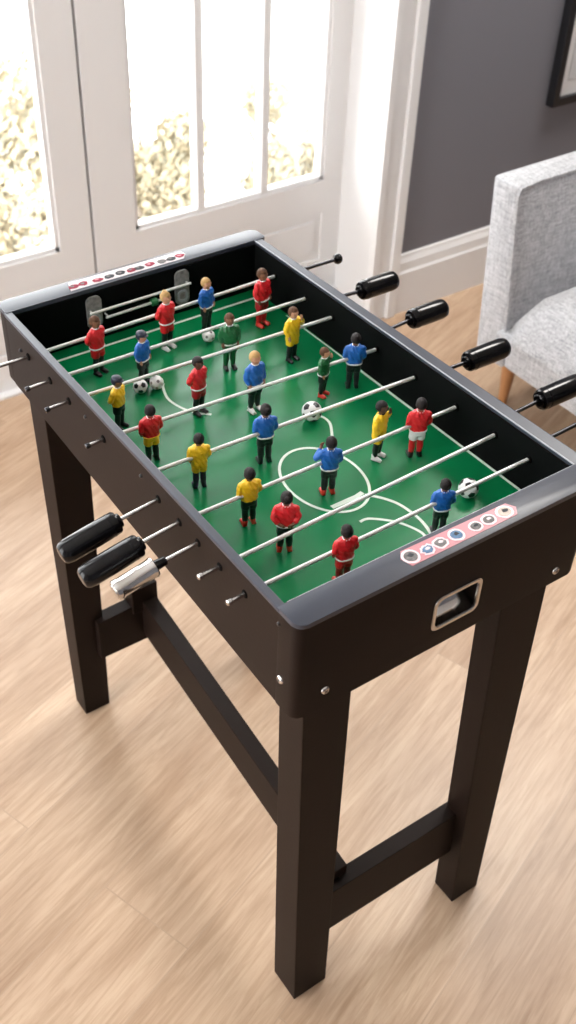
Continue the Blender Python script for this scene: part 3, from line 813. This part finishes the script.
def ring_mesh(z, rx, ry, r, dz=0):
    bm = bmesh.new(); seg = 32; R = []
    for k in range(seg):
        a = 2*PI*k/seg; c, s = math.cos(a), math.sin(a); p = 2.4
        cx, cy = rx*math.copysign(abs(c)**(2/p), c), ry*math.copysign(abs(s)**(2/p), s)
        n = Vector((c/rx, s/ry)).normalized()
        R.append([bm.verts.new((cx+n.x*r*.8*math.cos(b), cy+n.y*r*.8*math.cos(b), z+dz*s+r*1.3*math.sin(b))) for b in (2*PI*j/8 for j in range(8))])
    for k in range(seg):
        for j in range(8): bm.faces.new((R[k][j], R[(k+1) % seg][j], R[(k+1) % seg][(j+1) % 8], R[k][(j+1) % 8]))
    bmesh.ops.recalc_face_normals(bm, faces=bm.faces)
    me = bpy.data.meshes.new('band'); bm.to_mesh(me); bm.free(); me.shade_smooth(); return me

def shorts_mesh():
    bm = bmesh.new(); loft(bm, [(.40, 0, 0, .108, .080), (.44, 0, 0, .108, .080), (.49, 0, 0, .102, .076)])
    for s in (-1, 1): loft(bm, [(.315, s*.053, -.002, .058, .066), (.42, s*.052, 0, .056, .068)])
    me = fused(bm, .009, 3); me.shade_smooth(); return me

def sock_mesh():
    bm = bmesh.new()
    for s in (-1, 1): limb(bm, [(s*.052, -.003, .32, .050), (s*.053, -.004, .25, .046), (s*.054, .004, .17, .047), (s*.058, .004, .065, .034)], 16)
    me = fused(bm, .009, 2); me.shade_smooth(); return me

def boot_mesh():
    bm = bmesh.new()
    for s in (-1, 1):
        limb(bm, [(s*.058, .012, .075, .038), (s*.060, .016, .034, .034), (s*.066, -.040, .030, .034), (s*.072, -.082, .026, .027)], 16)
        box(bm, (s*.066-.032, -.105, 0), (s*.066+.032, .046, .022), bev=.006)
    me = fused(bm, .008, 3); me.shade_smooth(); return me

def hair_mesh(kind):
    bm = bmesh.new()
    def fn(q):
        n = Vector((q.x/.074, q.y/.086, q.z/.100))
        front = n.y < -.25 and n.z < .42; low = n.z < -.42
        return q*.86 if (front or low) else q
    ellipsoid(bm, (0, .004, .908), (.078, .088, .102), u=36, v=26, fn=fn)
    if kind == 'crest': ellipsoid(bm, (0, .0, 1.0), (.028, .062, .034))
    if kind == 'cap':
        ellipsoid(bm, (0, .0, .955), (.079, .090, .060)); ellipsoid(bm, (0, -.085, .945), (.050, .040, .010))
    if kind == 'bun': ellipsoid(bm, (0, .070, .955), (.036, .034, .036))
    me = fused(bm, .0075, 1); me.shade_smooth(); return me

BODY = {p: body_mesh(p) for p in (0, 1, 2)}
SHIRT = {(p, l): shirt_mesh(p, l) for p in (0, 1, 2) for l in (False, True)}
HAIR = {k: hair_mesh(k) for k in ('short', 'crest', 'cap', 'bun')}
SHORTS, SOCKS, BOOTS = shorts_mesh(), sock_mesh(), boot_mesh()
HEM, COLLAR, HEML = ring_mesh(.480, .118, .088, .011), ring_mesh(.800, .044, .048, .009, -.010), ring_mesh(.405, .118, .088, .009)
CACHE = {}
def variant(me, *mats):
    key = (me.name,)+tuple(m.name for m in mats)
    if key not in CACHE:
        c = me.copy(); c.materials.clear()
        for m in mats: c.materials.append(m)
        CACHE[key] = c
    return CACHE[key]

GROUP = 'player figures on the green pitch'
def player(x, y, h, rz, shirt, shorts, sock, boot, skin, hair, hk, pose, label, hem='white', collar='white', long_=False, accent='white', lean=0):
    t = thing('player_figure', label, 'figure', (x, y, PZ+.0003), math.radians(rz), GROUP)
    t.scale = (h*1.06, h*1.06, h)
    t.rotation_euler.y = lean
    def part(name, me, *ms):
        o = bpy.data.objects.new(name, variant(me, *[M[m] for m in ms])); link(o, t); return o
    part('body', BODY[pose], skin, 'bpaint', 'dred')
    part('shirt', SHIRT[pose, long_], shirt, accent)
    if collar: part('collar', COLLAR, collar)
    if hem: part('waistband', HEML if long_ else HEM, hem)
    part('shorts', SHORTS, shorts); part('socks', SOCKS, sock); part('boots', BOOTS, boot)
    part('hair', HAIR[hk], hair)

P = player
# far row
P(.082, .571, .0845, 20, 'red', 'red', 'sock', 'bpaint', 'skinB', 'hairB', 'short', 2, 'red shirted figure with white belt, nearest the far left corner')
P(.188, .576, .0850, 15, 'red', 'red', 'sock', 'white', 'skinA', 'hairY', 'crest', 2, 'red figure with tall blond crest standing before the far scoring bars')
P(.257, .587, .0800, 20, 'blue', 'bpaint', 'sock', 'bpaint', 'skinA', 'hairY', 'short', 0, 'fair haired blue figure on the farthest rod above a small ball')
P(.329, .558, .0870, 15, 'red', 'dred', 'red', 'boot', 'skinB', 'hairB', 'short', 0, 'all red figure with white waist in the far right corner')
P(.120, .520, .0770, 25, 'blue', 'bpaint', 'sock', 'bpaint', 'skinA', 'cap', 'cap', 0, 'blue figure with white hem behind two touching balls')
P(.233, .491, .0815, -15, 'green', 'green', 'green', 'bpaint', 'skinB', 'hairB', 'short', 0, 'green shirted figure standing left of centre in the far half')
P(.314, .463, .0800, 10, 'yellow', 'yellow', 'sock', 'bpaint', 'skinA', 'hairB', 'short', 1, 'yellow figure with raised hand crossed by the third rod', hem=None, long_=True, accent='bpaint')
P(.344, .368, .0810, 150, 'blue', 'bpaint', 'sock', 'bpaint', 'skinB', 'hairD', 'short', 0, 'blue figure with black shorts against the right inner wall')
P(.300, .374, .0715, 30, 'green', 'bpaint', 'sock', 'boot', 'skinA', 'hairB', 'short', 1, 'green figure with raised hand and red boots beside the blue one')
P(.048, .451, .0750, 30, 'yellow', 'bpaint', 'sock', 'bpaint', 'skinB', 'cap', 'cap', 2, 'yellow figure in a navy cap close to the left rail', hem=None, accent='bpaint')
P(.146, .426, .0820, 15, 'red', 'dred', 'sock', 'bpaint', 'skinC', 'hairD', 'short', 2, 'red figure at mid pitch just left of the fair haired blue one', collar=None)
P(.208, .394, .0860, 5, 'blue', 'bpaint', 'sock', 'white', 'skinA', 'hairY', 'short', 0, 'fair haired blue figure with white boots in the middle of the pitch')
P(.160, .300, .0830, 165, 'blue', 'bpaint', 'sock', 'bpaint', 'skinB', 'hairD', 'bun', 0, 'blue figure seen from behind at mid pitch, black hair knot')
P(.049, .373, .0800, 175, 'red', 'yellow', 'sock', 'bpaint', 'skinB', 'hairD', 'short', 0, 'red figure with yellow waist seen from behind at the left rail', hem='yellow')
P(.071, .302, .0755, 165, 'yellow', 'yellow', 'purple', 'purple', 'skinB', 'hairD', 'short', 0, 'yellow figure with dark purple socks near the left rail', hem=None, collar='yellow', long_=True, accent='bpaint')
P(.083, .217, .0790, 170, 'yellow', 'bpaint', 'sock', 'boot', 'skinB', 'hairD', 'short', 0, 'yellow figure with black shorts and bright red boots', hem=None, collar='yellow', accent='bpaint')
P(.092, .160, .0820, 150, 'red', 'bpaint', 'sock', 'boot', 'skinB', 'hairD', 'bun', 2, 'red figure with black shorts and red boots on the second rod')
P(.115, .086, .0800, 170, 'red', 'red', 'dred', 'boot', 'skinB', 'hairD', 'short', 0, 'red figure nearest the camera at the front rail')
P(.189, .212, .0810, 160, 'blue', 'bpaint', 'sock', 'boot', 'skinB', 'hairD', 'short', 1, 'blue figure with red boots standing in the centre circle')
P(.279, .234, .0820, 25, 'yellow', 'yellow', 'sock', 'white', 'skinC', 'hairD', 'short', 1, 'yellow figure with white boots right of the centre circle', hem=None, long_=True, collar='bpaint', accent='yellow')
P(.320, .212, .0840, 155, 'red', 'white', 'red', 'bpaint', 'skinB', 'hairD', 'short', 0, 'red figure in white shorts near the right inner wall')
P(.253, .091, .0760, 155, 'blue', 'bpaint', 'sock', 'bpaint', 'skinB', 'hairD', 'short', 0, 'blue figure beside the sticker strip on the front rail')

# ------------------------------------------------------------------ camera
cam = bpy.data.cameras.new('camera'); co = bpy.data.objects.new('camera', cam); COL.objects.link(co)
a, b, c = 0.6400828207205981, 0.7181501774179613, 0.04629870254386535
f = Vector((math.sin(a)*math.cos(b), math.cos(a)*math.cos(b), -math.sin(b)))
rt = Vector((math.cos(a), -math.sin(a), 0)); up = rt.cross(f)
r2 = rt*math.cos(c)+up*math.sin(c); u2 = -rt*math.sin(c)+up*math.cos(c)
co.matrix_world = Matrix(((r2.x, u2.x, -f.x, -0.42821445891103416), (r2.y, u2.y, -f.y, -0.5420052590427702), (r2.z, u2.z, -f.z, 1.540890215416021), (0, 0, 0, 1)))
cam.sensor_fit = 'VERTICAL'; cam.sensor_height = 36; cam.lens = 1097.2676373616214*36/1024
cam.clip_start = .05; cam.clip_end = 100
cam.dof.use_dof = True; cam.dof.focus_distance = 1.25; cam.dof.aperture_fstop = 7.0
sc.camera = co

# ------------------------------------------------------------------ light: bright hazy sky through the doors and the glazed left side
w = bpy.data.worlds.new('hazy_sky'); sc.world = w; w.use_nodes = True
nt = w.node_tree; bg = nt.nodes['Background']
tc = nt.nodes.new('ShaderNodeTexCoord'); sp = nt.nodes.new('ShaderNodeSeparateXYZ'); rp = nt.nodes.new('ShaderNodeValToRGB')
mr = nt.nodes.new('ShaderNodeMapRange'); mr.inputs['From Min'].default_value = -1; mr.inputs['From Max'].default_value = 1
nt.links.new(tc.outputs['Generated'], sp.inputs[0]); nt.links.new(sp.outputs['Z'], mr.inputs['Value']); nt.links.new(mr.outputs[0], rp.inputs[0])
rp.color_ramp.elements[0].position = .3; rp.color_ramp.elements[0].color = (.80, .79, .78, 1)
rp.color_ramp.elements[1].position = .75; rp.color_ramp.elements[1].color = (1, 1, 1, 1)
nt.links.new(rp.outputs[0], bg.inputs['Color']); bg.inputs['Strength'].default_value = 10.0

ll = bpy.data.lights.new('added_fill_light', 'AREA'); ll.shape = 'DISK'; ll.size = .9; ll.energy = 55; ll.color = (1, .96, .91)  # unseen fill light, added to brighten the back wall, baseboard and floor
lo_ = bpy.data.objects.new('added_fill_light', ll); COL.objects.link(lo_); lo_.location = (2.0, .98, 2.56)

sc.view_settings.view_transform = 'Standard'; sc.view_settings.look = 'None'
sc.view_settings.exposure = 0.0; sc.view_settings.gamma = 1.0
sc.view_settings.use_curve_mapping = False
sc.cycles.use_denoising = True
sc.cycles.max_bounces = 12; sc.cycles.diffuse_bounces = 6; sc.cycles.transparent_max_bounces = 16
